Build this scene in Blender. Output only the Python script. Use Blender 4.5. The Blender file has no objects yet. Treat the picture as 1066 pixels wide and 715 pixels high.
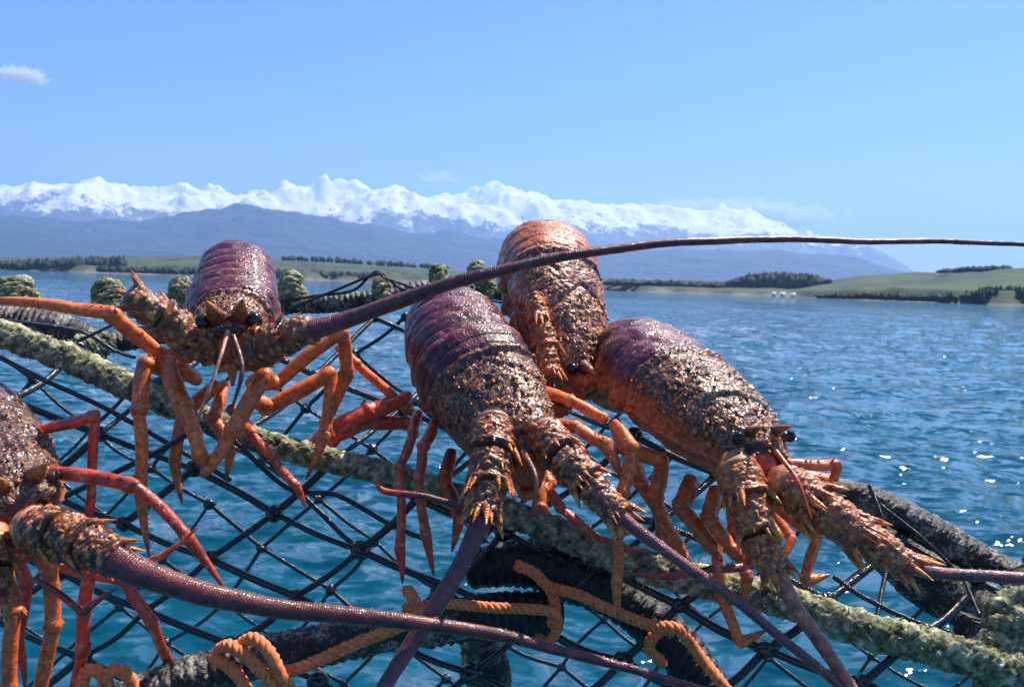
import bpy, math, random
import numpy as np
from mathutils import Vector, noise

rng = np.random.default_rng(7)
random.seed(7)
SC = bpy.context.scene
COL = SC.collection
# ------------------------------------------------------------------ camera
FPX, CX, CY = 930.0, 533.0, 357.5
H = 2.5
PITCH = math.radians(3.70)
ROLL = math.radians(1.93)
h_ = np.array([1.0, 0, 0]); u_ = np.array([0, math.sin(PITCH), math.cos(PITCH)])
CF = np.array([0, math.cos(PITCH), -math.sin(PITCH)])
CR = math.cos(ROLL) * h_ + math.sin(ROLL) * u_
CU = -math.sin(ROLL) * h_ + math.cos(ROLL) * u_
CAM = np.array([0, 0, H])
cd = bpy.data.cameras.new('camera'); cam = bpy.data.objects.new('camera', cd); COL.objects.link(cam)
cd.sensor_width = 36; cd.lens = 36 * FPX / 1066.0
cd.clip_start = 0.02; cd.clip_end = 90000
from mathutils import Matrix
cam.matrix_world = Matrix(((CR[0], CU[0], -CF[0], 0), (CR[1], CU[1], -CF[1], 0), (CR[2], CU[2], -CF[2], H), (0, 0, 0, 1)))
cd.dof.use_dof = True; cd.dof.focus_distance = 0.60; cd.dof.aperture_fstop = 26
SC.camera = cam
# ------------------------------------------------------------------ light
SUN_EL = math.radians(59); SUN_AZ = math.radians(46)      # azimuth clockwise from +Y (view direction)
w = bpy.data.worlds.new('World'); SC.world = w; w.use_nodes = True
nt = w.node_tree; bg = nt.nodes['Background']
sky = nt.nodes.new('ShaderNodeTexSky'); sky.sky_type = 'NISHITA'; sky.sun_disc = False
sky.sun_elevation = SUN_EL; sky.sun_rotation = SUN_AZ
sky.air_density = 1.0; sky.dust_density = 0.25; sky.ozone_density = 3.6; sky.altitude = 0
hs = nt.nodes.new('ShaderNodeHueSaturation'); hs.inputs['Saturation'].default_value = 1.25
nt.links.new(sky.outputs[0], hs.inputs['Color']); nt.links.new(hs.outputs[0], bg.inputs[0]); bg.inputs[1].default_value = 0.078
sd = bpy.data.lights.new('sun', 'SUN'); sd.energy = 5.0; sd.angle = math.radians(0.5); sd.color = (1, 0.92, 0.80)
so = bpy.data.objects.new('sun', sd); COL.objects.link(so)
sdir = Vector((math.sin(SUN_AZ) * math.cos(SUN_EL), math.cos(SUN_AZ) * math.cos(SUN_EL), math.sin(SUN_EL)))
so.rotation_euler = sdir.to_track_quat('Z', 'Y').to_euler()
so.location = (0, 0, 10)
SC.view_settings.view_transform = 'Standard'; SC.view_settings.look = 'None'
SC.view_settings.exposure = 0.88; SC.view_settings.gamma = 1
SC.view_settings.use_curve_mapping = False
SC.cycles.max_bounces = 6; SC.cycles.volume_bounces = 2
SC.cycles.use_denoising = True

# ------------------------------------------------------------------ helpers
def P(px, py, d):
    return CAM + CF * d + CR * ((px - CX) / FPX * d) + CU * (-(py - CY) / FPX * d)
def PL(lst): return np.array([P(*q[:3]) for q in lst])
def nrm(v): return v / (np.linalg.norm(v, axis=-1, keepdims=True) + 1e-12)
def sstep(a, b, x):
    t = np.clip((x - a) / (b - a), 0, 1); return t * t * (3 - 2 * t)
def crom(pts, n):
    """Catmull-Rom through pts (k,m), resampled evenly by arc length of first 3 columns"""
    pts = np.asarray(pts, float); k = len(pts)
    if k == 2:
        out = pts[0] + (pts[1] - pts[0]) * np.linspace(0, 1, 60)[:, None]
    else:
        p = np.vstack([2 * pts[0] - pts[1], pts, 2 * pts[-1] - pts[-2]])
        out = []
        for i in range(k - 1):
            t = np.linspace(0, 1, 60, endpoint=(i == k - 2))[:, None]
            a, b, c, d = p[i:i + 4]
            out.append(0.5 * (2 * b + (c - a) * t + (2 * a - 5 * b + 4 * c - d) * t ** 2 + (3 * b - a - 3 * c + d) * t ** 3))
        out = np.vstack(out)
    s = np.r_[0, np.cumsum(np.linalg.norm(np.diff(out[:, :3], axis=0), axis=1))]
    t = np.linspace(0, s[-1], n)
    return np.stack([np.interp(t, s, out[:, j]) for j in range(out.shape[1])], 1), s[-1]
def frames(C, up=None):
    T = nrm(np.gradient(C, axis=0))
    n = len(C); N = np.zeros_like(C)
    if up is None:
        up = np.array([0.1, -0.9, 0.5])
    v = np.asarray(up, float)
    if v.ndim == 2:
        N = nrm(v - T * np.sum(v * T, 1, keepdims=True))
    else:
        if abs(np.dot(nrm(v), T[0])) > 0.95: v = np.array([1, 0.2, 0.1])
        for i in range(n):
            v = v - T[i] * np.dot(v, T[i]); v = v / np.linalg.norm(v); N[i] = v
    return T, N, np.cross(T, N)

class Buf:
    def __init__(s): s.v = []; s.q = []; s.c = []; s.n = 0
    def add(s, V, Q, c=None):
        V = np.asarray(V, float).reshape(-1, 3); s.v.append(V); s.q.append(np.asarray(Q, int) + s.n)
        if c is None: c = np.ones((len(V), 3)) * .5
        c = np.asarray(c, float)
        if c.ndim == 1: c = np.tile(c, (len(V), 1))
        s.c.append(c.reshape(-1, 3)); s.n += len(V)
    def grid(s, V, c=None, wrap=True):
        nu, nv = V.shape[:2]
        i = np.arange(nu - 1)[:, None]; j = np.arange(nv if wrap else nv - 1)[None, :]; j2 = (j + 1) % nv
        Q = np.stack([i * nv + j, i * nv + j2, (i + 1) * nv + j2, (i + 1) * nv + j], -1).reshape(-1, 4)
        if c is not None and np.ndim(c) > 1: c = np.asarray(c).reshape(-1, 3)
        s.add(V.reshape(-1, 3), Q, c)
def link(name, me, parent=None, origin=None):
    o = bpy.data.objects.new(name, me); COL.objects.link(o)
    if parent is not None: o.parent = parent
    return o
def build(buf, name, mat, parent=None, origin=(0, 0, 0), smooth=True, world_at=None):
    """one mesh object; vertices in world space, moved so that `origin` is the object's local zero"""
    V = np.vstack(buf.v) - np.asarray(origin); Q = np.vstack(buf.q); c = np.vstack(buf.c)
    me = bpy.data.meshes.new(name)
    me.vertices.add(len(V)); me.vertices.foreach_set('co', V.astype(np.float32).ravel())
    me.loops.add(len(Q) * 4); me.loops.foreach_set('vertex_index', Q.astype(np.int32).ravel())
    me.polygons.add(len(Q)); me.polygons.foreach_set('loop_start', (np.arange(len(Q)) * 4).astype(np.int32))
    me.polygons.foreach_set('loop_total', np.full(len(Q), 4, np.int32)) if False else None
    me.update(calc_edges=True); 
    if smooth: me.polygons.foreach_set('use_smooth', np.ones(len(Q), bool))
    a = me.color_attributes.new('Col', 'FLOAT_COLOR', 'POINT')
    a.data.foreach_set('color', np.c_[c, np.ones(len(c))].astype(np.float32).ravel())
    if mat: me.materials.append(mat)
    o = link(name, me, parent)
    if parent is None: o.location = tuple(origin)
    return o
def empty(name, loc):
    o = bpy.data.objects.new(name, None); COL.objects.link(o); o.location = tuple(loc); o.empty_display_size = 0.05
    return o
def tag(o, label=None, cat=None, group=None, kind=None):
    if label: o['label'] = label
    if cat: o['category'] = cat
    if group: o['group'] = group
    if kind: o['kind'] = kind
    return o
def sweep(buf, C, rad, nv=16, up=None, flat=1.0, disp=None, col=None, caps=True):
    C = np.asarray(C, float); rad = np.asarray(rad, float) * np.ones(len(C))
    T, N, B = frames(C, up)
    if caps:
        k = 4; ph = np.linspace(math.pi / 2, 0, k, endpoint=False)
        pre = C[0] - T[0] * rad[0] * np.sin(ph)[:, None] * .7
        post = (C[-1] + T[-1] * rad[-1] * np.sin(ph)[:, None] * .7)[::-1]
        C = np.vstack([pre, C, post]); rad = np.r_[rad[0] * np.cos(ph) + 1e-6, rad, (rad[-1] * np.cos(ph) + 1e-6)[::-1]]
        N = np.vstack([np.tile(N[0], (k, 1)), N, np.tile(N[-1], (k, 1))]); B = np.vstack([np.tile(B[0], (k, 1)), B, np.tile(B[-1], (k, 1))])
    n = len(C); th = np.linspace(0, 2 * math.pi, nv, endpoint=False)
    s = np.r_[0, np.cumsum(np.linalg.norm(np.diff(C, axis=0), axis=1))]
    r = rad[:, None] * np.ones((1, nv))
    if disp is not None: r = r * (1 + disp(s[:, None], th[None, :], C))
    V = C[:, None] + r[..., None] * (np.cos(th)[None, :, None] * B[:, None] + flat * np.sin(th)[None, :, None] * N[:, None])
    c = None
    if col is not None:
        c = col(s[:, None] / s[-1], th[None, :], V) if callable(col) else np.tile(np.asarray(col), (n * nv, 1))
    buf.grid(V, c)
def vnoise(V, sc, seed=0.0):
    """cheap smooth 3-D noise (sum of rotated sines), about -1..1"""
    V = np.asarray(V) * sc + seed
    x, y, z = V[..., 0], V[..., 1], V[..., 2]
    return (np.sin(x * 1.7 + 2.1 * np.sin(y * 1.3 + z)) + np.sin(y * 2.1 + 1.7 * np.sin(z * 1.9 - x)) + np.sin(z * 1.9 + 1.9 * np.sin(x * 1.1 + y * .7))) / 3
def rope(buf, C, R, pitch, nstr=3, nv=6, col=(.5, .5, .5), step=None, fuzz=0.0):
    C = np.asarray(C, float)
    if C.shape[1] == 3: C = np.c_[C, np.ones(len(C))]
    L = np.sum(np.linalg.norm(np.diff(C[:, :3], axis=0), axis=1))
    n = max(6, int(L * 1.03 / (step or pitch / 7)))
    D, L = crom(C, n); s = np.linspace(0, L, n); C = D[:, :3]; k = D[:, 3]
    T, N, B = frames(C)
    for j in range(nstr):
        ph = 2 * math.pi * (s / pitch + j / nstr)
        off = (np.cos(ph)[:, None] * N + np.sin(ph)[:, None] * B) * (R * .52 * k)[:, None]
        sweep(buf, C + off, R * .48 * k * (1 + fuzz * vnoise(C, 900, j)), nv, col=col, caps=False)

# ------------------------------------------------------------------ materials
def mat(name):
    m = bpy.data.materials.new(name); m.use_nodes = True
    return m, m.node_tree, m.node_tree.nodes['Principled BSDF']
def nd(nt, t, **k):
    n = nt.nodes.new(t)
    for a, b in k.items():
        if a in n.inputs: n.inputs[a].default_value = b
        else: setattr(n, a, b)
    return n
def ramp(nt, fac, stops):
    r = nt.nodes.new('ShaderNodeValToRGB'); e = r.color_ramp.elements
    e[0].position, e[0].color = stops[0][0], (*stops[0][1], 1); e[1].position, e[1].color = stops[-1][0], (*stops[-1][1], 1)
    for p, c in stops[1:-1]:
        x = e.new(p); x.color = (*c, 1)
    nt.links.new(fac, r.inputs[0]); return r.outputs[0]
def mixc(nt, fac, a, b, blend='MIX'):
    m = nt.nodes.new('ShaderNodeMix'); m.data_type = 'RGBA'; m.blend_type = blend
    for s, v in ((0, fac), (6, a), (7, b)):
        if hasattr(v, 'is_linked') or hasattr(v, 'links'): nt.links.new(v, m.inputs[s])
        else: m.inputs[s].default_value = v if s == 0 else ((*v, 1) if len(v) == 3 else v)
    return m.outputs[2]
def noisetex(nt, scale, detail=4, rough=.55, vec=None, dist=0):
    n = nd(nt, 'ShaderNodeTexNoise', Scale=scale, Detail=detail, Roughness=rough, Distortion=dist)
    if vec is None:
        tc = nt.nodes.new('ShaderNodeTexCoord'); vec = tc.outputs['Object']
    nt.links.new(vec, n.inputs['Vector']); return n.outputs[0]
def bump(nt, bs, hgt, strength, dist, prev=None):
    b = nd(nt, 'ShaderNodeBump', Strength=strength, Distance=dist); nt.links.new(hgt, b.inputs['Height'])
    if prev is not None: nt.links.new(prev, b.inputs['Normal'])
    nt.links.new(b.outputs[0], bs.inputs['Normal']); return b.outputs[0]

def shell_mat(name, rough, coat, bscale, bstr, sss=0.0, spec=.5, dark=(.35, .25, .25)):
    m, nt, bs = mat(name)
    at = nd(nt, 'ShaderNodeAttribute', attribute_name='Col')
    n1 = noisetex(nt, 260, 5, .65)
    r1 = ramp(nt, n1, [(.35, dark), (.5, (.9, .88, .88)), (.66, (1.5, 1.4, 1.3))])
    c = mixc(nt, 1.0, at.outputs[0], r1, 'MULTIPLY')
    nt.links.new(c, bs.inputs['Base Color'])
    rn = noisetex(nt, 140, 3, .6); rm = nd(nt, 'ShaderNodeMapRange'); rm.inputs[1].default_value = .35; rm.inputs[2].default_value = .65; rm.inputs[3].default_value = rough - .10; rm.inputs[4].default_value = rough + .28; nt.links.new(rn, rm.inputs[0]); nt.links.new(rm.outputs[0], bs.inputs['Roughness'])
    bs.inputs['Coat Weight'].default_value = coat; bs.inputs['Coat Roughness'].default_value = .07
    bs.inputs['Specular IOR Level'].default_value = spec
    if sss:
        bs.inputs['Subsurface Weight'].default_value = sss; bs.inputs['Subsurface Radius'].default_value = (1, .35, .15); bs.inputs['Subsurface Scale'].default_value = .006
    v = nd(nt, 'ShaderNodeTexVoronoi', Scale=bscale, feature='F1'); tc = nt.nodes.new('ShaderNodeTexCoord'); nt.links.new(tc.outputs['Object'], v.inputs['Vector'])
    b1 = bump(nt, bs, v.outputs[0], bstr, .0006)
    bump(nt, bs, n1, .5, .0005, b1)
    return m
M_SHELL = shell_mat('wet_rough_shell', .31, .38, 700, .7, spec=.45)
M_LEG = shell_mat('wet_leg_shell', .30, .35, 900, .35, sss=.25, dark=(.72, .62, .6))
M_FLAG = shell_mat('wet_antenna_shell', .30, .4, 1300, .5, dark=(.6, .55, .55))
m, nt, bs = mat('eye_gloss'); bs.inputs['Base Color'].default_value = (.006, .005, .006, 1); bs.inputs['Roughness'].default_value = .08; M_EYE = m

# ------------------------------------------------------------------ haze
m = bpy.data.materials.new('air_haze'); m.use_nodes = True; nt = m.node_tree; nt.nodes.clear()
pv = nd(nt, 'ShaderNodeVolumePrincipled', Density=5.8e-5, Anisotropy=.3); pv.inputs['Color'].default_value = (.34, .57, 1, 1)
out = nt.nodes.new('ShaderNodeOutputMaterial'); nt.links.new(pv.outputs[0], out.inputs['Volume'])
b = Buf(); X0, X1, Y0, Y1, Z0, Z1 = -33000, 33000, -33000, 33000, -6, 2720
V = [(x, y, z) for x in (X0, X1) for y in (Y0, Y1) for z in (Z0, Z1)]
b.add(V, [(0, 1, 3, 2), (4, 6, 7, 5), (0, 4, 5, 1), (2, 3, 7, 6), (0, 2, 6, 4), (1, 5, 7, 3)])
tag(build(b, 'haze', m, smooth=False), kind='stuff')

# ------------------------------------------------------------------ sea
radii = np.r_[0.001, np.geomspace(1.4, 260, 440), np.geomspace(290, 31000, 40)]
angs = np.radians(np.r_[np.arange(-62, 62, .2), np.arange(62, 298, 6)])
RR, AA = np.meshgrid(radii, angs, indexing='ij')
X = RR * np.sin(AA); Y = RR * np.cos(AA); Z = np.zeros_like(X)
cell = np.maximum(RR * .0122, RR * math.radians(.2)) + .01
fine = (np.abs(np.degrees(AA)) < 61).astype(float)
wr = np.random.default_rng(3)
for lam in np.geomspace(.35, 9, 30):
    for q in range(2):
        th = math.radians(-70) + wr.normal(0, .6); k = 2 * math.pi / lam
        amp = .0105 * lam ** .88 * (.6 + .8 * wr.random()) * np.clip(lam / cell / 3 - .6, 0, 1)
        ph = k * (X * math.sin(th) + Y * math.cos(th)) + wr.random() * 7
        Z += amp * (np.abs(np.cos(ph / 2)) * -2 + 1.27) * .42 + amp * .35 * np.sin(ph * 1.0 + .5)
Z *= fine; Z[0] = 0
b = Buf(); b.grid(np.stack([X, Y, Z], -1)[:, ::-1])
m, nt, bs = mat('sea_water')
bs.inputs['Roughness'].default_value = .05; bs.inputs['IOR'].default_value = 1.333; bs.inputs['Specular IOR Level'].default_value = .5
tc = nt.nodes.new('ShaderNodeTexCoord'); mp = nd(nt, 'ShaderNodeMapping'); mp.inputs['Scale'].default_value = (1, 1.6, 1); mp.inputs['Rotation'].default_value = (0, 0, math.radians(15))
nt.links.new(tc.outputs['Object'], mp.inputs[0])
big = noisetex(nt, .03, 3, .5, mp.outputs[0])
c = ramp(nt, big, [(.3, (.0001, .048, .082)), (.7, (.0001, .070, .116))]); nt.links.new(c, bs.inputs['Base Color'])
# chop too small for the mesh: the surface normal is tilted by a vector noise, at every distance alike
geo = nt.nodes.new('ShaderNodeNewGeometry'); prev = geo.outputs['Normal']
for sc_, det, k in ((.6, 2, 1.2), (2.6, 3, 2.45), (8.0, 2, .3)):
    n = nd(nt, 'ShaderNodeTexNoise', Scale=sc_, Detail=det, Roughness=.6, Distortion=.3); nt.links.new(mp.outputs[0], n.inputs['Vector'])
    a1 = nd(nt, 'ShaderNodeVectorMath', operation='SUBTRACT'); a1.inputs[1].default_value = (.5, .5, .5); nt.links.new(n.outputs['Color'], a1.inputs[0])
    a2 = nd(nt, 'ShaderNodeVectorMath', operation='MULTIPLY'); a2.inputs[1].default_value = (k, k, 0); nt.links.new(a1.outputs[0], a2.inputs[0])
    a3 = nd(nt, 'ShaderNodeVectorMath', operation='ADD'); nt.links.new(a2.outputs[0], a3.inputs[0]); nt.links.new(prev, a3.inputs[1]); prev = a3.outputs[0]
a4 = nd(nt, 'ShaderNodeVectorMath', operation='NORMALIZE'); nt.links.new(prev, a4.inputs[0]); nt.links.new(a4.outputs[0], bs.inputs['Normal'])
SEA = tag(build(b, 'sea', m), kind='structure')

# ------------------------------------------------------------------ mountains
def az_of(px): return math.atan((px - CX) / FPX)
def hor(px): return 297.6 + (px - 533) * math.tan(ROLL)
sky_pts = [(-700, 210), (-500, 185), (-350, 200), (-200, 178), (-80, 192), (0, 189), (30, 184), (60, 186), (90, 180), (120, 186), (160, 190), (200, 186), (230, 192), (250, 197), (280, 192), (310, 184), (350, 181), (380, 186), (410, 190), (440, 198), (470, 196), (500, 188), (515, 184), (540, 192), (580, 203), (620, 205), (680, 210), (720, 211), (770, 212), (800, 226), (830, 236), (860, 246), (900, 254), (930, 268), (950, 282), (990, 299), (1100, 330), (1700, 345)]
front_pts = [(-700, 235), (-200, 228), (0, 222), (60, 224), (110, 226), (160, 224), (210, 214), (250, 209), (290, 213), (330, 222), (400, 234), (450, 238), (520, 246), (600, 252), (700, 256), (800, 258), (880, 264), (960, 286), (1010, 300), (1700, 345)]
def elev_prof(pts):
    a = np.array([az_of(p[0]) for p in pts]); e = np.array([(hor(p[0]) - p[1]) / FPX * math.cos(az_of(p[0])) for p in pts])
    return a, e
def ridge_range(name, pts, r0, r1, peak, na, nr, amp, seed, m, rough=.07):
    a, e = elev_prof(pts)
    A = np.linspace(a[0], a[-1], na); R = np.linspace(r0, r1, nr); E = np.interp(A, a, e)
    AA, RR = np.meshgrid(A, R, indexing='ij'); X = RR * np.sin(AA); Y = RR * np.cos(AA)
    t = (RR - r0) / (r1 - r0)
    up = sstep(0, peak, t) * .55 + .45 * np.clip(t / peak, 0, 1); dn = 1 - .7 * np.clip((t - peak) / (1 - peak), 0, 1)
    base = np.where(t < peak, up, dn)
    N = np.zeros_like(X); N2 = np.zeros_like(X)
    for i in range(na):
        for j in range(nr):
            v = Vector((X[i, j] / 3000 + seed, Y[i, j] / 3600, seed))
            N[i, j] = noise.hetero_terrain(v, .75, 2.1, 6, .8)
            N2[i, j] = 1 - abs(noise.noise(Vector((X[i, j] / 1000 + seed, Y[i, j] / 1900, 3.3))))
    N = (N - N.mean()) / N.std(); Hh = base * (1 + amp * .5 * N + amp * .9 * (N2 - .75)); Hh = np.maximum(Hh, 0)
    ang = (Hh / RR).max(1)            # keep the skyline of the range
    k = np.convolve(np.r_[ang[:8][::-1], ang, ang[-8:][::-1]], np.ones(17) / 17, 'valid') * (1 + rough)
    Z = Hh * (np.clip(E, 0, 9) / k)[:, None] - 3 * (E <= 0)[:, None] - 2
    b = Buf(); b.grid(np.stack([X, Y, Z], -1), wrap=False)
    o = build(b, name, m, smooth=True); tag(o, kind='structure'); return o
m, nt, bs = mat('alpine_rock_and_snow')
geo = nt.nodes.new('ShaderNodeNewGeometry'); sx = nt.nodes.new('ShaderNodeSeparateXYZ'); nt.links.new(geo.outputs['Position'], sx.inputs[0])
n1 = noisetex(nt, .0011, 6, .65); n0 = noisetex(nt, .0035, 7, .72)
ma = nd(nt, 'ShaderNodeMath', operation='MULTIPLY_ADD'); nt.links.new(n1, ma.inputs[0]); ma.inputs[1].default_value = 1500; nt.links.new(sx.outputs[2], ma.inputs[2])
mb = nd(nt, 'ShaderNodeMath', operation='MULTIPLY_ADD'); nt.links.new(n0, mb.inputs[0]); mb.inputs[1].default_value = 1700; nt.links.new(ma.outputs[0], mb.inputs[2])
n9 = noisetex(nt, .016, 5, .7); mc_ = nd(nt, 'ShaderNodeMath', operation='MULTIPLY_ADD'); nt.links.new(n9, mc_.inputs[0]); mc_.inputs[1].default_value = 1100; nt.links.new(mb.outputs[0], mc_.inputs[2]); mb = mc_
mr = nd(nt, 'ShaderNodeMapRange'); mr.inputs[1].default_value = 3370; mr.inputs[2].default_value = 3480; nt.links.new(mb.outputs[0], mr.inputs[0])
rock = ramp(nt, n0, [(.3, (.04, .05, .05)), (.7, (.10, .10, .10))])
c = mixc(nt, mr.outputs[0], rock, (.90, .90, .92)); nt.links.new(c, bs.inputs['Base Color']); bs.inputs['Roughness'].default_value = .8
bump(nt, bs, n0, 1.0, 70); M_ALP = m
ridge_range('mountains', sky_pts, 15500, 25500, .55, 700, 120, .22, 4.2, M_ALP)
m, nt, bs = mat('foothill_forest')
n1 = noisetex(nt, .002, 6, .6); bump(nt, bs, n1, 1.0, 350); c = ramp(nt, n1, [(.3, (.006, .011, .016)), (.7, (.018, .026, .028))]); nt.links.new(c, bs.inputs['Base Color']); bs.inputs['Roughness'].default_value = .9
ridge_range('foothills', front_pts, 9000, 15400, .8, 360, 70, .20, 9.1, m)

# ------------------------------------------------------------------ coast
def coast(name, rows, r0, depth, m, amp, seed, step=.0016):
    """rows: (px, top px, ...) skyline of a low coastal terrace whose shore lies at r0(px)"""
    a = np.array([az_of(p[0]) for p in rows]); e = np.array([(hor(p[0]) - p[1]) / FPX * math.cos(az_of(p[0])) for p in rows])
    rs = np.array([p[2] for p in rows], float)
    A = np.arange(a[0], a[-1], step); E = np.interp(A, a, e); RS = np.interp(A, a, rs)
    RS = RS * (1 + .02 * np.sin(A * 60 + seed) + .012 * np.sin(A * 143 + seed))
    ts = np.r_[np.linspace(-.02, .03, 6), np.linspace(.04, .12, 6), np.linspace(.15, 1, 26)]
    V = np.zeros((len(A), len(ts), 3))
    for i in range(len(A)):
        for j, t in enumerate(ts):
            r = RS[i] * (1 + depth * t); x = r * math.sin(A[i]); y = r * math.cos(A[i])
            hp = E[i] * RS[i] * (1 + depth * .8)
            cl = .32 * float(sstep(.0, .05, t)); f = cl + (1 - cl) * float(sstep(.05, .8, t)) if t > 0 else 0
            nz = noise.fractal(Vector((x / 160, y / 160, seed)), 1, 2, 5)
            z = hp * f * (1 + amp * nz * (1 - .6 * t)) + (-1.5 if t <= 0 else .2)
            V[i, j] = (x, y, min(z, E[i] * r + 2.5) if t > 0 else z)
    b = Buf(); b.grid(V, wrap=False); o = build(b, name, m); tag(o, kind='structure')
    return A, E, RS
m, nt, bs = mat('coastal_pasture')
geo = nt.nodes.new('ShaderNodeNewGeometry'); sx = nt.nodes.new('ShaderNodeSeparateXYZ'); nt.links.new(geo.outputs['Position'], sx.inputs[0])
n1 = noisetex(nt, .009, 5, .6); n2 = noisetex(nt, .05, 4, .6)
g = ramp(nt, n1, [(.33, (.015, .024, .015)), (.45, (.027, .045, .020)), (.56, (.045, .075, .026)), (.7, (.026, .036, .020))])
cl = ramp(nt, n2, [(.35, (.035, .045, .028)), (.65, (.15, .13, .095))])
mr = nd(nt, 'ShaderNodeMapRange'); mr.inputs[1].default_value = 3; mr.inputs[2].default_value = 9; nt.links.new(sx.outputs[2], mr.inputs[0])
c = mixc(nt, mr.outputs[0], cl, g)
mr2 = nd(nt, 'ShaderNodeMapRange'); mr2.inputs[1].default_value = .6; mr2.inputs[2].default_value = 2.0; nt.links.new(sx.outputs[2], mr2.inputs[0])
c = mixc(nt, mr2.outputs[0], (.17, .155, .125), c)
nt.links.new(c, bs.inputs['Base Color']); bs.inputs['Roughness'].default_value = .95
M_PAST = m
rows_r = [(560, 297, 1500), (600, 292, 1400), (640, 290, 1350), (700, 292, 1250), (760, 293, 1150), (820, 294, 1100), (860, 292, 1000), (890, 287, 950), (930, 283, 900), (980, 282, 850), (1030, 279, 800), (1066, 277, 780), (1300, 268, 700), (1700, 280, 700)]
rows_l = [(-900, 262, 1700), (-400, 262, 1700), (-60, 267, 1700), (40, 268, 1700), (120, 267, 1650), (220, 266, 1600), (300, 270, 1550), (370, 274, 1500), (440, 279, 1500), (500, 285, 1500), (560, 292, 1500), (600, 297, 1500)]
coast('coast_terrace', rows_r, 0, .7, M_PAST, .25, 2.0)
coast('coast_terrace', rows_l, 0, .8, M_PAST, .30, 6.0)
# far-off shelter belts: masses of small crowns
m, nt, bs = mat('far_trees'); n1 = noisetex(nt, .2, 4, .6); c = ramp(nt, n1, [(.3, (.016, .028, .018)), (.7, (.05, .065, .03))]); nt.links.new(c, bs.inputs['Base Color']); bs.inputs['Roughness'].default_value = .95
M_FT = m
ico_v, ico_q = [], []
def crown(b, x, y, z, r, hgt, rs):
    n = 7; th = np.linspace(0, 2 * math.pi, n, endpoint=False); V = []
    for f, q in ((0, .35), (.25, .9), (.5, 1), (.75, .7), (1, .02)):
        rr = r * q * (1 + .35 * rs.normal(size=n)); V.append(np.stack([x + rr * np.cos(th), y + rr * np.sin(th), z + hgt * (f + .06 * rs.normal(size=n))], 1))
    b.grid(np.array(V))
def belt(rows, r0, r1, n, seed, hgt, name='shelter_trees'):
    rs = np.random.default_rng(seed); b = Buf()
    xs = np.array([r[0] for r in rows]); tops = np.array([r[1] for r in rows], float); bots = np.array([r[2] for r in rows], float)
    for i in range(n):
        px = rs.uniform(xs[0], xs[-1]); t = np.interp(px, xs, tops); bo = np.interp(px, xs, bots); r = rs.uniform(r0, r1); a = az_of(px)
        kk = FPX / math.cos(a) / r
        zt = (hor(px) - t - rs.random() ** 2 * 2) / kk + H; zb = (hor(px) - bo) / kk + H; zt = max(zt, zb + 2)
        hh = (zt - zb) * 1.05
        crown(b, r * math.sin(a), r * math.cos(a), zb - .5, rs.uniform(.7, 1.4) * hgt, hh * rs.uniform(.75, 1.05), rs)
    tag(build(b, name, M_FT, smooth=False), kind='stuff')
belt([(755, 291, 297), (780, 285.5, 298), (800, 284, 299), (835, 285, 299), (862, 291, 298)], 1330, 1420, 300, 1, 6)
belt([(630, 290, 297), (690, 291, 298), (755, 294, 300)], 1330, 1400, 150, 2, 6)
belt([(975, 280, 284), (1010, 277, 283), (1045, 276, 281)], 1150, 1200, 100, 3, 4)
belt([(850, 305, 310), (900, 303, 311), (960, 305, 313), (1000, 303, 314), (1025, 298, 315), (1100, 296, 316)], 815, 860, 300, 4, 3.0)
belt([(0, 271, 279), (60, 268, 280), (130, 267, 281)], 1700, 1760, 150, 5, 5)
belt([(100, 276, 283), (250, 279, 287), (400, 284, 292), (520, 289, 297)], 1560, 1600, 500, 6, 4)
belt([(290, 266, 271), (340, 267, 273), (400, 271, 277), (470, 276, 281)], 1900, 2000, 120, 8, 4)
# houses on the shore (a few pixels each)
mw, nt_, bs = mat('white_weatherboard'); bs.inputs['Base Color'].default_value = (.7, .7, .68, 1)
mf, nt_, bs = mat('iron_roof'); bs.inputs['Base Color'].default_value = (.35, .35, .36, 1)
for i, (px, py, wd, lab) in enumerate([(803, 306.2, 1.6, 'white house on the shore left of the other two, below the dark pines'), (812, 306.4, 2.3, 'middle white house, widest of the three on the shore below the dark pines'), (823, 307.2, 2.0, 'white house rightmost of the three on the shore below the dark pines')]):
    r = 960; a = az_of(px); kk = FPX / math.cos(a) / r; x, y = r * math.sin(a), r * math.cos(a); z = (hor(px) - py) / kk + H - 1
    z = max(z, .4); W = wd; root = empty('beach_house', (x, y, z)); tag(root, lab, 'house', 'white houses on the far shore')
    b = Buf(); D = 3
    b.add([(sx_ * W, sy_ * D, zz) for zz in (-2, 2) for sy_ in (-1, 1) for sx_ in (-1, 1)], [(0, 1, 5, 4), (2, 6, 7, 3), (0, 4, 6, 2), (1, 3, 7, 5), (4, 5, 7, 6)])
    build(b, 'wall', mw, root, smooth=False)
    b = Buf(); b.add([(-W - .3, -D - .4, 2.01), (W + .3, -D - .4, 2.01), (W + .3, D + .4, 2.01), (-W - .3, D + .4, 2.01), (-W - .3, 0, 3.2), (W + .3, 0, 3.2)], [(0, 1, 5, 4), (2, 3, 4, 5), (3, 0, 4, 4), (1, 2, 5, 5)])
    build(b, 'roof', mf, root, smooth=False)
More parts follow.
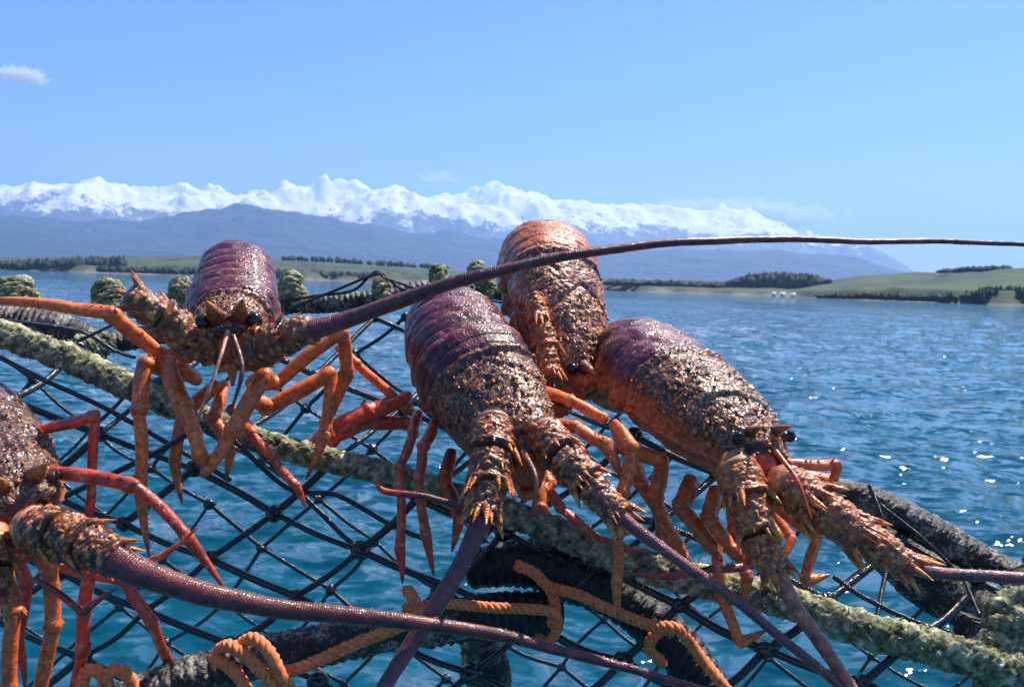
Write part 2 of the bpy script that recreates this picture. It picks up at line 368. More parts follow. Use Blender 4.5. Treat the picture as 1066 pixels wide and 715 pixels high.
# clouds (outside the haze box)
def cloud(name, px, py, r, W, Hh, D, nb, seed, label, dens, lump):
    """one cloud: a volume of patchy density inside a soft ellipsoid of real size"""
    a = az_of(px); kk = FPX / math.cos(a) / r
    x, y = r * math.sin(a), r * math.cos(a); z = (hor(px) - py) / kk + H
    m = bpy.data.materials.new(name + '_vapour'); m.use_nodes = True; nt = m.node_tree; nt.nodes.clear()
    tc = nt.nodes.new('ShaderNodeTexCoord')
    ln = nd(nt, 'ShaderNodeVectorMath', operation='LENGTH'); nt.links.new(tc.outputs['Object'], ln.inputs[0])
    n = nd(nt, 'ShaderNodeTexNoise', Scale=lump, Detail=5, Roughness=.6); mp = nd(nt, 'ShaderNodeMapping'); mp.inputs['Scale'].default_value = (W / Hh, 1.5, 1.3); mp.inputs['Location'].default_value = (seed, 0, 0)
    nt.links.new(tc.outputs['Object'], mp.inputs[0]); nt.links.new(mp.outputs[0], n.inputs['Vector'])
    s = nd(nt, 'ShaderNodeMath', operation='SUBTRACT'); nt.links.new(n.outputs[0], s.inputs[0])
    mu = nd(nt, 'ShaderNodeMath', operation='MULTIPLY'); nt.links.new(ln.outputs['Value'], mu.inputs[0]); mu.inputs[1].default_value = .62; nt.links.new(mu.outputs[0], s.inputs[1])
    mx = nd(nt, 'ShaderNodeMapRange'); mx.inputs[1].default_value = 0; mx.inputs[2].default_value = .16; mx.inputs[4].default_value = dens; nt.links.new(s.outputs[0], mx.inputs[0])
    pv = nd(nt, 'ShaderNodeVolumePrincipled', Anisotropy=.45); pv.inputs['Color'].default_value = (1, 1, 1, 1); nt.links.new(mx.outputs[0], pv.inputs['Density'])
    o_ = nt.nodes.new('ShaderNodeOutputMaterial'); nt.links.new(pv.outputs[0], o_.inputs['Volume'])
    b = Buf(); th = np.linspace(0, 2 * math.pi, 24, endpoint=False); ph = np.linspace(-math.pi / 2, math.pi / 2, 13)
    V = np.stack([np.cos(ph)[:, None] * np.cos(th), np.cos(ph)[:, None] * np.sin(th), np.sin(ph)[:, None] * np.ones(24)], -1); b.grid(V)
    o = build(b, name, m); o.location = (x, y, z); o.scale = (W, D, Hh); o.rotation_euler = (0, 0, -a)
    tag(o, label, 'cloud'); return o
cloud('cloud', 22, 83, 46000, 1300, 520, 700, 1, 3.0, 'small white cloud alone in the blue upper left sky', .004, 2.0)
cloud('cloud', 454, 186, 46000, 1300, 420, 700, 1, 8.0, 'faint thin cloud just above the snowy ridge at the centre', .0012, 1.0)
cloud('cloud', 745, 226, 42000, 6200, 900, 1500, 1, 21.0, 'long white cloud bank hugging the mountain tops right of centre', .006, 2.2)

# ================================================================== lobsters
def px2r(w, d): return w / 2 * d / FPX
def cone(b, base, dirv, L, r, c0, c1, bend=None, n=8):
    dirv = nrm(np.asarray(dirv, float)); t = np.linspace(0, 1, 7)
    C = np.asarray(base) + dirv * (t * L)[:, None]
    if bend is not None: C = C + np.asarray(bend) * (t ** 2)[:, None] * L
    rad = r * (1 - t) ** .85 + r * .03; rad[0] *= 1.15
    cc = np.asarray(c0) + (np.asarray(c1) - np.asarray(c0)) * np.clip(t * 1.5 - .25, 0, 1)[:, None]
    T, N, B = frames(C); th = np.linspace(0, 2 * math.pi, n, endpoint=False)
    V = C[:, None] + rad[:, None, None] * (np.cos(th)[None, :, None] * B[:, None] + np.sin(th)[None, :, None] * N[:, None])
    b.grid(V, np.repeat(cc[:, None], n, 1))
ORG, ORG_D, ORG_P = np.array([.86, .21, .035]), np.array([.50, .07, .015]), np.array([.68, .33, .15])
RED, MAR, PUR = np.array([.60, .06, .02]), np.array([.040, .007, .006]), np.array([.088, .006, .026])
TAN, TIP = np.array([.66, .31, .115]), np.array([.98, .31, .04])
CREAM = np.array([.60, .34, .19])

def lobster_body(root, pts, ups, size, seed, org, ccol=1.0, CA=.118, hs=1.0, es=.85, dsh=0.0, acol=None, spines=True, NU=330, NV=220):
    """carapace and abdomen as one surface swept along a bent path from rostrum to tail"""
    rs = np.random.default_rng(seed)
    K = np.c_[PL(pts), np.array(ups, float)]
    D, L = crom(K, NU); C = D[:, :3]; T, N, B = frames(C, D[:, 3:6]); F = -T; U = N; R = np.cross(F, U)
    a = np.linspace(0, L, NU) / size; print('body', seed, 'length', round(L / size, 3))
    SEG = .0245
    wk = [(0, .010), (.004, .017), (.012, .022), (.03, .029), (.06, .037), (.09, .0405), (.112, .040), (.125, .0385), (.16, .0365), (.22, .0335), (.262, .027), (.27, .024), (.275, .034), (.33, .040), (.345, .030), (.352, .003), (.6, .003)]
    hk = [(0, .004), (.004, .010), (.012, .015), (.03, .023), (.06, .031), (.09, .034), (.112, .034), (.125, .033), (.16, .031), (.22, .027), (.262, .018), (.275, .009), (.33, .005), (.352, .001), (.6, .001)]
    vk = [(0, .006), (.004, .012), (.012, .019), (.03, .025), (.06, .029), (.1, .027), (.118, .020), (.14, .017), (.22, .015), (.262, .011), (.275, .006), (.352, .001), (.6, .001)]
    I = lambda k: np.interp(a, [q[0] for q in k], [q[1] for q in k]) * size
    # close the far end smoothly wherever the path stops
    endf = np.clip((a[-1] - a) / .012, 0, 1) ** .5
    w_, hh, vv = I(wk) * endf, I(hk) * endf, I(vk) * endf
    th = np.linspace(0, 2 * math.pi, NV, endpoint=False); ct, st = np.cos(th), np.sin(th)
    cx = np.sign(ct) * np.abs(ct) ** .9; sz = np.sign(st) * np.abs(st) ** .92
    inA = sstep(CA, CA + .004, a)
    Zr = np.where(st[None] > 0, hh[:, None] * sz[None], vv[:, None] * sz[None])
    Xr = w_[:, None] * cx[None]
    V = C[:, None] + R[:, None] * Xr[..., None] + U[:, None] * Zr[..., None]
    G1 = np.gradient(V, axis=0); G2 = np.roll(V, -1, 1) - np.roll(V, 1, 1); NN = nrm(np.cross(G2, G1))
    out = np.sign(np.sum(NN * (V - C[:, None]), -1, keepdims=True)); NN = NN * np.where(out == 0, 1, out)
    A2 = a[:, None] * np.ones((1, NV)); S2 = st[None] * np.ones((NU, 1)); C2 = ct[None] * np.ones((NU, 1))
    dors = sstep(-.28 + dsh, .12 + dsh, S2 + .10 * vnoise(V, 90, seed)); inA2 = inA[:, None] * np.ones((1, NV)); tail = sstep(.268, .275, A2)
    disp = np.zeros((NU, NV)); tub = np.zeros((NU, NV)); tcol = np.zeros((NU, NV, 3)); tcol[:] = TAN
    ds = L / NU; dc = 2 * math.pi * .037 * size / NV
    def bumps(n, lo, hi, hr, cond, shape=1.3, tone=None, aniso=1.0):
        k = 0
        while k < n:
            i = rs.integers(3, NU - 3); j = rs.integers(0, NV)
            if rs.random() > cond[i, j]: 
                k += .12; continue
            k += 1
            r = rs.uniform(lo, hi) * size; wi = int(r * aniso / ds) + 1; wj = int(r / dc * 1.15) + 1
            ii = np.arange(max(0, i - wi), min(NU, i + wi + 1)); jj = np.arange(j - wj, j + wj + 1) % NV
            sub = V[np.ix_(ii, jj)] - V[i, j]
            al = np.sum(sub * T[i], -1); d2 = (np.sum(sub ** 2, -1) - al ** 2 + (al / aniso - np.abs(al) * 0) ** 2) / r ** 2
            f = np.clip(1 - d2, 0, 1) ** shape; hgt = r * hr * rs.uniform(.6, 1.2) * f
            cur = disp[np.ix_(ii, jj)]; m_ = hgt > cur; disp[np.ix_(ii, jj)] = np.where(m_, hgt, cur)
            ct_ = tone(rs) if tone else TAN
            tt = tub[np.ix_(ii, jj)]; tub[np.ix_(ii, jj)] = np.where(m_, np.maximum(f ** .7, .0), tt)
            q = tcol[np.ix_(ii, jj)]; q[m_] = ct_; tcol[np.ix_(ii, jj)] = q
    def tone_c(r):
        x = r.random()
        return (TAN * r.uniform(.35, 1.15) if x < .42 else np.array([.42, .15, .05]) * r.uniform(.5, 1.15) if x < .76 else np.array([.20, .05, .05])) * ccol
    def tone_a(r): return (np.array([.19, .045, .06]) if acol is None else acol * 1.4) * r.uniform(.5, 1.35) if r.random() < .8 else np.array([.45, .30, .25]) * r.uniform(.6, 1)
    cara = (1 - inA2) * dors
    bumps(5200, .0006, .0012, .6, cara, 1.1, tone_c)
    bumps(1000, .0010, .0017, .62, cara * sstep(0, .01, A2), .9, tone_c)
    bumps(90, .0015, .0023, .8, cara * sstep(0, .01, A2), .8, tone_c)
    # abdomen: overlapping rings with scaly flat sculpture
    ph = ((A2 - CA) / SEG) % 1
    sculpt = inA2 * (1 - tail) * dors * sstep(.18, .3, ph)
    bumps(1300, .0009, .0022, .10, sculpt, .6, tone_a, .55)
    ring = np.where(ph < .13, ph / .13 * .0 - .0 , 0)
    saw = (.0050 * ph ** 1.2 - .0015 * np.exp(-((ph - .12) / .05) ** 2) - .0009 * np.exp(-((ph - .5) / .05) ** 2)) * size
    disp += inA2 * (1 - tail) * saw * (.35 + .65 * sstep(-.8, -.2, S2))
    # pleura: each ring ends in a point at the flank
    ple = inA2 * (1 - tail) * np.exp(-((S2 + .45) / .25) ** 2) * np.exp(-((ph - .62) / .28) ** 2)
    disp += ple * .007 * size
    # carapace: cervical groove, hind rim, branchial line
    mid = np.abs(C2)
    disp -= (1 - inA2) * dors * .0022 * size * np.exp(-((A2 - .058 - .022 * (1 - mid) ** 1.5) / .0028) ** 2)
    disp += (1 - inA2) * (.0022 * np.exp(-((A2 - CA + .003) / .0022) ** 2) - .0016 * np.exp(-((A2 - CA + .0085) / .002) ** 2)) * size
    disp += (1 - inA2) * .0018 * size * np.exp(-((S2 + .33) / .05) ** 2)
    disp += .0005 * size * vnoise(V, 420, seed + 1) * (1 - .6 * inA2) + .0008 * size * vnoise(V, 150, seed)
    Vd = V + NN * disp[..., None]
    # shell's own colours, with crevices darkened further to carry shadow contrast
    n1 = vnoise(V, 55, seed * 3.1)[..., None]; n2 = vnoise(V, 210, seed)[..., None]
    base_c = MAR * (1.1 + .5 * n2) * (1 + 3 * max(0, ccol - 1.2)); base_a = (PUR if acol is None else acol) * (1 + .35 * n1 + .2 * n2)
    flank = np.array([.46, .125, .040]) + (ORG_P * .8 - np.array([.46, .125, .040])) * sstep(-.35, -.95, S2)[..., None] + .12 * n1 * ORG_D
    flank = flank * np.array([.9, .85, .85])
    top = base_c * (1 - inA2[..., None]) + base_a * inA2[..., None]
    top = top * (1 - .55 * (inA2 * (1 - tail) * np.exp(-((ph - .06) / .07) ** 2))[..., None]); edge = (inA2 * (1 - tail) * sstep(.80, .92, ph))[..., None]
    top = top * (1 - .5 * edge) + np.array([.36, .10, .09]) * .5 * edge
    tw = (tub * (1 - .30 * inA2))[..., None]
    top = top * (1 - tw) + tcol * tw
    tc_ = np.array([.30, .08, .03]) * (1 + .3 * n1); top = top * (1 - tail[..., None]) + tc_ * tail[..., None]
    col = np.clip(flank * (1 - dors[..., None]) + top * dors[..., None], .004, .9)
    b = Buf(); b.grid(Vd, col)
    # nose cap and larger forward-pointing spines on the front of the carapace
    if spines:
        for k in range(420):
            i = int(np.interp(.01 + rs.random() * (CA - .012), a, np.arange(NU))); j = rs.integers(0, NV)
            if dors[i, j] < .6: continue
            Ls = rs.uniform(.0016, .0032) * size
            cone(b, Vd[i, j] - NN[i, j] * .0006, NN[i, j] * .7 + F[i], Ls, Ls * .38, tone_c(rs) * .6, TIP * np.array([.8, .9, 1]) * rs.uniform(.4, 1.0), n=5)
        for k in range(95):
            i = int(np.interp(rs.beta(1.1, 1.6) * .075, a, np.arange(NU))); j = rs.integers(0, NV)
            if dors[i, j] < .4: continue
            Ls = rs.uniform(.0025, .0055) * size
            cone(b, Vd[i, j] - NN[i, j] * .001, NN[i, j] * .8 + F[i] * .9, Ls, Ls * .36, tone_c(rs) * .7, TIP * rs.uniform(.6, 1.0))
    # head frame
    i0 = int(np.interp(.016, a, np.arange(NU))); O = C[i0]; f, u, r = F[i0], U[i0], R[i0]
    for s in (-1, 1):   # supraorbital horns
        cone(b, O + r * s * .0085 * size + u * .011 * size + f * .002, f * .75 + u * .85 + r * s * .22, .021 * size * hs, .0062 * size * hs, np.array([.10, .022, .02]), np.array([.50, .18, .05]), bend=f * .25, n=12)
        cone(b, O + r * s * .0185 * size + u * .008 * size - f * .012, f * .9 + u * .5 + r * s * .5, .011 * size, .0035 * size, MAR * 1.5, TIP, n=9)
        cone(b, O + r * s * .024 * size - u * .001 * size - f * .012, f * 1. + u * .2 + r * s * .6, .010 * size, .0032 * size, np.array([.3, .1, .05]), TIP, n=9)
    cone(b, O + u * .006 * size + f * .006, f + u * .5, .009 * size, .003 * size, ORG_D, TIP, n=9)
    body = build(b, 'body', M_SHELL, root, org)
    for s in (-1, 1):
        e = Buf(); c0 = O + r * s * (.0135 + .003 * (hs - 1)) * size + u * .0085 * size + f * .003; c1 = c0 + (r * s * .9 + u * .35 + f * .55) / 1.1 * .0065 * size
        sweep(e, crom([c0, c1], 6)[0], .0036 * size, 12, col=MAR * 1.3)
        ey = build(e, 'eye_stalk', M_SHELL, root, org)
        e = Buf(); cc = c1 + (c1 - c0) * .3; q = np.linspace(-math.pi / 2, math.pi / 2, 14)
        sweep(e, cc + (c1 - c0) / np.linalg.norm(c1 - c0) * (.0047 * size * es * np.sin(q))[:, None], .0053 * size * es * np.cos(q) + 1e-6, 18, caps=False)
        build(e, 'eye', M_EYE, ey, (0, 0, 0)).location = -np.asarray(org) if False else (0, 0, 0)
        ey2 = ey.children[0]; ey2.data.transform(Matrix.Translation(-Vector(org)))
    # mouthparts hanging under the head
    for s in (-1, 1):
        mb = Buf()
        p0 = O - u * .020 * size + r * s * .012 * size - f * .012 * size; p1 = p0 - u * .010 * size + f * .024 * size - r * s * .003 * size; p2 = p1 + u * .004 * size + f * .006 * size - r * s * .007 * size; p3 = p2 - u * .018 * size - r * s * .002 * size
        for q0, q1, r0, r1 in ((p0, p1, .0055, .0048), (p1, p2, .0045, .0042), (p2, p3, .0042, .0018)):
            limb(mb, q0, q1, r0 * size, r1 * size, rs, ORG * .7, ORG_D)
        build(mb, 'mouthpart', M_LEG, root, org)
    # antennal plate between the antenna bases
    pb = Buf(); p = [O - u * .004 * size - f * .004, O - u * .006 * size + f * .007 * size, O - u * .015 * size + f * .009 * size, O - u * .024 * size + f * .004 * size]
    sweep(pb, crom(p, 20)[0], np.interp(np.linspace(0, 1, 20), [0, .5, 1], [.013, .012, .008]) * size, 24, disp=lambda s, t, C: .06 * vnoise(np.stack(np.broadcast_arrays(s * 600, t * 2, t * 0), -1), 1), col=lambda s, t, V: ORG_D * 1.2 * (1 + .5 * vnoise(V, 300)[..., None]))
    build(pb, 'antennal_plate', M_SHELL, root, org)
    return dict(O=O, f=f, u=u, r=r, C=C, F=F, U=U, R=R, a=a, size=size)

def limb(b, p0, p1, r0, r1, rs, c0, c1, bow=.03, nv=16, tip=False, spn=0, n=26, lastc=None):
    """one limb segment: narrow where it starts, swollen at its far joint"""
    p0, p1 = np.asarray(p0), np.asarray(p1); L = np.linalg.norm(p1 - p0); d = (p1 - p0) / L
    side = nrm(np.cross(d, rs.normal(size=3))); t = np.linspace(0, 1, n)
    C = p0 + d * (t * L)[:, None] + side * (np.sin(t * math.pi) * L * bow)[:, None]
    if tip: rad = (r0 + (r1 - r0) * .5 * t) * (1 - t) ** .62 + .00015
    else: rad = (r0 + (r1 - r0) * t) * (.74 + .14 * np.sin(t * math.pi * .9) + .24 * sstep(.80, .96, t) - .14 * sstep(.93, 1, t))
    ph = rs.random() * 9; flat = rs.uniform(.78, 1.0)
    def col(s, th, V):
        nz = vnoise(V, 130, ph)[..., None]; n2 = vnoise(V, 500, ph)[..., None]
        streak = np.exp(-((((th + ph) % (2 * math.pi)) - 3.1) / .7) ** 2)[..., None] * np.ones_like(nz)
        k = np.clip(.08 + .32 * nz + .25 * n2 + .5 * streak * .8 + .6 * sstep(.92, 1, s)[..., None] * (0 if tip else 1), 0, 1)
        c = c0 * (1 - k) + c1 * k
        pm = (sstep(.45, .75, vnoise(V, 260, ph + 4)) * .45)[..., None]; c = c * (1 - pm) + ORG_P * pm
        if tip: q = sstep(.55, 1, s)[..., None]; c = c * (1 - q) + (np.array([.16, .05, .02]) if lastc is None else lastc) * q
        return np.clip(c, .005, .9)
    sweep(b, C, rad, nv, flat=flat, disp=lambda s, th, C: .07 * np.sin(th * 2 + ph) + .05 * np.sin(th * 3 + ph) * np.sin(s / L * 5 + ph) + .035 * vnoise(np.stack(np.broadcast_arrays(s * 500, np.cos(th) * 2, np.sin(th) * 2), -1), 1, ph), col=col)
    for k in range(0 if tip else int(L / .007)):      # a row of small spines along the upper edge
        v = nrm(np.cross(d, np.cross(np.array([.2, -.3, 1.]), d)) + rs.normal(size=3) * .35); tt = rs.uniform(.1, .9)
        cone(b, p0 + d * L * tt + v * np.interp(tt, t, rad) * .85, d * .9 + v * .6, .0022, .0007, c1, TIP * .8, n=5)
    for k in range(spn):
        v = nrm(np.cross(d, rs.normal(size=3))); tt = rs.uniform(.85, .96)
        cone(b, p0 + d * L * tt + v * (r1 * .8), d * .8 + v * .7, r1 * .7, r1 * .22, c1, TIP * .8, n=6)

def leg(L, joints, widths, seed, c0=ORG, c1=ORG_D, tip=True, hair=False, name='leg'):
    """joints: (px, py, depth); widths in photo pixels at each joint"""
    rs = np.random.default_rng(seed); b = Buf(); J = PL(joints); widths = [w * .81 for w in widths]
    n = len(J) - 1
    for i in range(n):
        last = tip and i == n - 1
        limb(b, J[i], J[i + 1], px2r(widths[i], joints[i][2]), px2r(widths[i + 1], joints[i + 1][2]), rs, c0 * rs.uniform(.85, 1.1), c1, tip=last, spn=0 if last else rs.integers(1, 4))
        if last:
            d = nrm(J[i + 1] - J[i]); r = px2r(widths[i], joints[i][2]); LL = np.linalg.norm(J[i + 1] - J[i])
            for k in range(70 if hair else 26):
                v = nrm(np.cross(d, rs.normal(size=3))); t = rs.uniform(.1, .85)
                cone(b, J[i] + d * LL * t + v * r * (1 - t) ** .55 * .8, v + d * .7, r * .45, r * .07, np.array([.30, .12, .04]), np.array([.5, .25, .08]), n=3)
    return build(b, name, M_LEG, L['root'], L['org'])

def antenna(L, joints, widths, flag, fw, seed, nsp=26, dens=230, fk=.86, c0=None, rbm=.0020, spl=1.0, flat=.9, fcol=None, flag_up=None, mem=True):
    """stout spiny base of three joints, then the whip"""
    rs = np.random.default_rng(seed); b = Buf(); J = PL(joints); root, org = L['root'], L['org']
    c0 = np.array([.30, .075, .035]) if c0 is None else c0
    n = len(J) - 1
    for i in range(n):
        p0, p1 = J[i], J[i + 1]; LL = np.linalg.norm(p1 - p0); d = (p1 - p0) / LL
        r0, r1 = px2r(widths[i], joints[i][2]), px2r(widths[i + 1], joints[i + 1][2]); NR, NVV = 56, 60
        t = np.linspace(0, 1, NR); C = p0 + d * (t * LL)[:, None]
        rad = (r0 + (r1 - r0) * t) * (.86 + .08 * np.sin(t * math.pi) + .17 * sstep(.7, .93, t) - .16 * sstep(.93, 1, t))
        T, N, B = frames(C); th = np.linspace(0, 2 * math.pi, NVV, endpoint=False)
        rr = rad[:, None] * np.ones((1, NVV)); cc = np.zeros((NR, NVV, 3)); cc[:] = c0 * .5
        cc *= 1 + .5 * vnoise(np.stack(np.broadcast_arrays(t[:, None] * LL * 300, np.cos(th)[None] * 2, np.sin(th)[None] * 2), -1), 1, seed)[..., None]
        Vb = C[:, None] + rr[..., None] * (np.cos(th)[None, :, None] * B[:, None] + np.sin(th)[None, :, None] * N[:, None])
        dd = np.zeros((NR, NVV))
        for k in range(dens):
            i2, j2 = rs.integers(2, NR - 2), rs.integers(0, NVV); rb = rs.uniform(.0008, rbm)
            q = np.sum((Vb - Vb[i2, j2]) ** 2, -1) / rb ** 2; f = np.clip(1 - q, 0, 1); hh = rb * .7 * f
            m_ = hh > dd; dd = np.where(m_, hh, dd); tone = (np.array([.66, .25, .06]) if rs.random() < .5 else np.array([.50, .10, .04]) if rs.random() < .7 else TAN) * rs.uniform(.6, 1.2)
            cc = np.where((m_ * f)[..., None] > .05, cc * (1 - f[..., None]) + tone * f[..., None], cc)
        Vv = C[:, None] + (rr + dd)[..., None] * (np.cos(th)[None, :, None] * B[:, None] + np.sin(th)[None, :, None] * N[:, None])
        c1 = C[-1] + d * r1 * .15
        capv = np.tile(c1, (1, NVV, 1)); cap0 = np.tile(C[0], (1, NVV, 1))
        b.grid(np.concatenate([cap0, Vv, capv]), np.concatenate([cc[:1], cc, cc[-1:] * .5]))
        for k in range(nsp):
            ang = rs.uniform(0, 2 * math.pi); v = math.cos(ang) * B[0] + math.sin(ang) * N[0]; far = rs.random() < .45
            tt = rs.uniform(.82, .97) if far else rs.uniform(.1, .9); Ls = (rs.uniform(.006, .0105) if far else rs.uniform(.003, .0065)) * spl
            ri = np.interp(tt, t, rad)
            cone(b, p0 + d * LL * tt + v * ri * .88, d * 1.0 + v * .75, Ls, Ls * .27, np.array([.36, .10, .04]), TIP * rs.uniform(.8, 1.1), bend=d * .3, n=7)
    ant = build(b, 'antenna', M_SHELL, root, org)
    if mem:   # pale soft membrane at the root joint
        d = nrm(J[1] - J[0]); r0 = px2r(widths[0], joints[0][2]); mb = Buf()
        t = np.linspace(0, 1, 14); sweep(mb, J[0] - d * r0 * .45 + d * (t * r0 * .62)[:, None], r0 * (.66 + .22 * np.sin(t * math.pi)), 28, col=lambda s_, th_, V: CREAM * np.array([.8, .62, .5]) * (1 + .3 * vnoise(V, 300)[..., None]))
        build(mb, 'membrane', M_LEG, ant, org)
    if flag is not None:
        K = np.c_[PL(flag), px2r(np.array(fw) * fk, np.array([q[2] for q in flag]))]
        LL = crom(K, 50)[1]; n = int(LL / .0003); n = min(n, 3000); D, LL = crom(K, n); s = np.linspace(0, LL, n)
        nv = 20; fc = np.array([.20, .035, .035]) if fcol is None else fcol; fb = Buf(); ringp = np.maximum(.0014, D[:, 3] * .20)
        phr = 2 * math.pi * np.cumsum(np.r_[0, np.diff(s)] / ringp)
        rad = D[:, 3] * (1 + .020 * np.cos(phr) + .05 * vnoise(D[:, :3], 90, seed) + .03 * vnoise(D[:, :3], 400, seed)); D[:, :3] += .0005 * np.stack([vnoise(D[:, :3], 50, seed + q_) for q_ in (1, 2, 3)], 1)
        def fcolf(sn, th, V):
            k = np.r_[np.zeros(4), np.cos(phr), np.zeros(4)][:, None, None]; nz = vnoise(V, 260, seed)[..., None]
            e = np.exp(-(np.abs(np.cos(th)) - 1) ** 2 / .012)[..., None]
            c = fc * (1 + .22 * k + .45 * nz) * (1 + .4 * vnoise(V, 60, seed)[..., None]) * (1 - .6 * e) + np.array([.45, .26, .18]) * .6 * e * (.4 + .6 * np.clip(k, 0, 1))
            return np.clip(c, .004, .9) * np.ones((len(V), V.shape[1], 1))
        sweep(fb, D[:, :3], rad, nv, flat=flat, col=fcolf, up=flag_up)
        # short bristles along both edges
        T, N, B = frames(D[:, :3], flag_up)
        for k in range(int(LL / .0028)):
            i = rs.integers(2, n - 2)
            if D[i, 3] < .0011: continue
            v = B[i] * (1 if rs.random() < .5 else -1) + N[i] * rs.normal() * .25
            cone(fb, D[i, :3] + nrm(v) * D[i, 3] * .95, v + T[i] * .9, .0011, .00035, np.array([.4, .2, .12]), np.array([.7, .5, .3]), n=4)
        build(fb, 'flagellum', M_FLAG, ant, org)
    return ant
def whip(L, pts, w, name='antennule', c=np.array([.35, .12, .07]), tipc=None):
    b = Buf(); K = np.c_[PL(pts), px2r(np.array(w), np.array([q[2] for q in pts]))]; D, _ = crom(K, 90); tipc = c if tipc is None else tipc
    sweep(b, D[:, :3], D[:, 3], 10, col=lambda s, t, V: (c + (tipc - c) * sstep(.6, 1, s)[..., None]) * np.ones((len(V), V.shape[1], 1)) * (1 + .25 * vnoise(V, 300)[..., None]))
    return build(b, name, M_LEG, L['root'], L['org'])
def lobster(name_loc, label, pts, ups, size, seed, **k):
    org = P(*name_loc); root = empty('rock_lobster', org)
    tag(root, label, 'lobster', 'live rock lobsters draped over the pot')
    L = lobster_body(root, pts, ups, size, seed, org, **k); L['root'] = root; L['org'] = org
    return L

# --- 1: head-on lobster on the left
L1 = lobster((235, 400, .70), 'lobster facing the camera at left with purple tail humped behind its two dark horns',
    [(238, 350, .60), (240, 338, .63), (243, 316, .68), (246, 290, .725), (248, 280, .76), (250, 305, .80), (251, 350, .82), (251, 390, .81)],
    [(0, -.35, 1), (0, -.3, 1), (0, -.45, 1), (0, -.25, 1), (0, .5, 1), (0, 1, .2), (0, 1, -.2), (0, 1, -.4)], .77, 11, CA=.056, hs=1.6, es=1.45)
antenna(L1, [(225, 362, .615), (196, 350, .60), (166, 328, .585), (132, 306, .575)], [46, 42, 38, 30], None, None, 21, nsp=12, dens=90, c0=np.array([.40, .15, .06]), rbm=.0030, mem=False)
antenna(L1, [(252, 368, .615), (276, 360, .60), (300, 350, .59), (326, 342, .58)], [46, 42, 36, 28], [(318, 345, .58), (360, 333, .58), (430, 308, .575), (510, 284, .57), (620, 262, .57), (750, 250, .58), (900, 251, .60), (1100, 257, .63), (1400, 290, .70)], [27, 22, 18, 15, 12, 9.5, 7.5, 5.5, 2], 22, nsp=9, dens=90, c0=np.array([.40, .15, .06]), rbm=.0030, fcol=np.array([.14, .022, .026]), mem=False)
leg(L1, [(196, 372, .66), (168, 370, .64), (114, 325, .62), (66, 319, .62), (-40, 314, .64)], [22, 23, 24, 17, 15], 31)
leg(L1, [(190, 392, .66), (150, 378, .62), (145, 430, .61), (146, 505, .61), (156, 582, .61)], [20, 24, 22, 18, 10], 32, hair=True)
leg(L1, [(205, 395, .65), (174, 378, .63), (192, 425, .61), (208, 474, .60), (214, 490, .60)], [24, 26, 26, 20, 10], 33)
leg(L1, [(262, 398, .65), (275, 392, .62), (240, 452, .61), (216, 488, .60), (208, 496, .60)], [24, 26, 22, 16, 8], 34)
leg(L1, [(262, 402, .66), (290, 398, .66), (357, 345, .67), (362, 388, .68), (345, 440, .69)], [22, 22, 20, 18, 12], 35)
leg(L1, [(262, 415, .67), (280, 424, .68), (345, 388, .69), (338, 452, .68), (318, 500, .67)], [24, 26, 22, 18, 12], 36)
leg(L1, [(352, 362, .72), (372, 380, .72), (424, 425, .73), (440, 440, .74)], [14, 15, 14, 10], 37, c0=ORG * np.array([1.1, .8, .8]))
leg(L1, [(318, 470, .71), (345, 452, .71), (388, 428, .72), (425, 412, .73)], [22, 38, 32, 16], 38, c0=RED * 1.1, c1=ORG_D, tip=False)
leg(L1, [(335, 440, .72), (380, 440, .72), (425, 440, .73)], [16, 24, 18], 39, c0=RED * .9, c1=ORG_D, tip=False)
leg(L1, [(240, 425, .66), (262, 452, .64), (285, 478, .64), (308, 505, .64), (318, 528, .64)], [18, 17, 14, 12, 8], 40, c0=ORG_D * 1.4, c1=MAR)
leg(L1, [(232, 400, .69), (222, 436, .67), (240, 470, .66), (236, 500, .66)], [20, 20, 15, 9], 41, c0=ORG * .8)
whip(L1, [(237, 345, .59), (230, 370, .57), (216, 410, .56), (204, 440, .56)], [5, 4, 4, 3], c=np.array([.5, .25, .16]))
whip(L1, [(243, 350, .59), (252, 385, .575), (240, 430, .57)], [6, 5, 3], c=np.array([.12, .04, .03]))
# --- 2: middle lobster
L2 = lobster((490, 420, .62), 'middle lobster with purple tail on top and head hanging down to the camera',
    [(548, 478, .535), (540, 462, .55), (515, 420, .59), (486, 376, .63), (475, 352, .66), (472, 337, .70), (474, 348, .75), (476, 400, .79)],
    [(-.1, -.9, .45), (-.1, -.8, .5), (-.1, -.75, .6), (-.08, -.6, .8), (-.08, -.1, 1), (0, .6, .8), (0, 1, .1), (0, 1, -.4)], .93, 12, ccol=.9, CA=.092)
antenna(L2, [(514, 444, .535), (512, 472, .52), (508, 505, .51), (503, 538, .50)], [46, 46, 44, 34], [(504, 530, .50), (490, 565, .49), (462, 618, .48), (425, 675, .47), (380, 745, .45)], [29, 23, 21, 20, 18], 23, nsp=22, spl=1.1, dens=260, flat=.55, fcol=np.array([.17, .035, .045]))
antenna(L2, [(568, 452, .535), (585, 475, .52), (612, 502, .51), (646, 538, .50)], [44, 42, 38, 28], [(638, 528, .50), (668, 556, .495), (740, 606, .49), (810, 660, .485), (900, 735, .48)], [20, 16, 14, 12, 10], 24, nsp=18, dens=260, flat=.9, fcol=np.array([.20, .045, .05]))
leg(L2, [(436, 430, .62), (430, 452, .60), (415, 487, .59), (416, 570, .58), (419, 608, .58)], [16, 17, 14, 14, 10], 50, c0=RED, c1=ORG_D, tip=True)
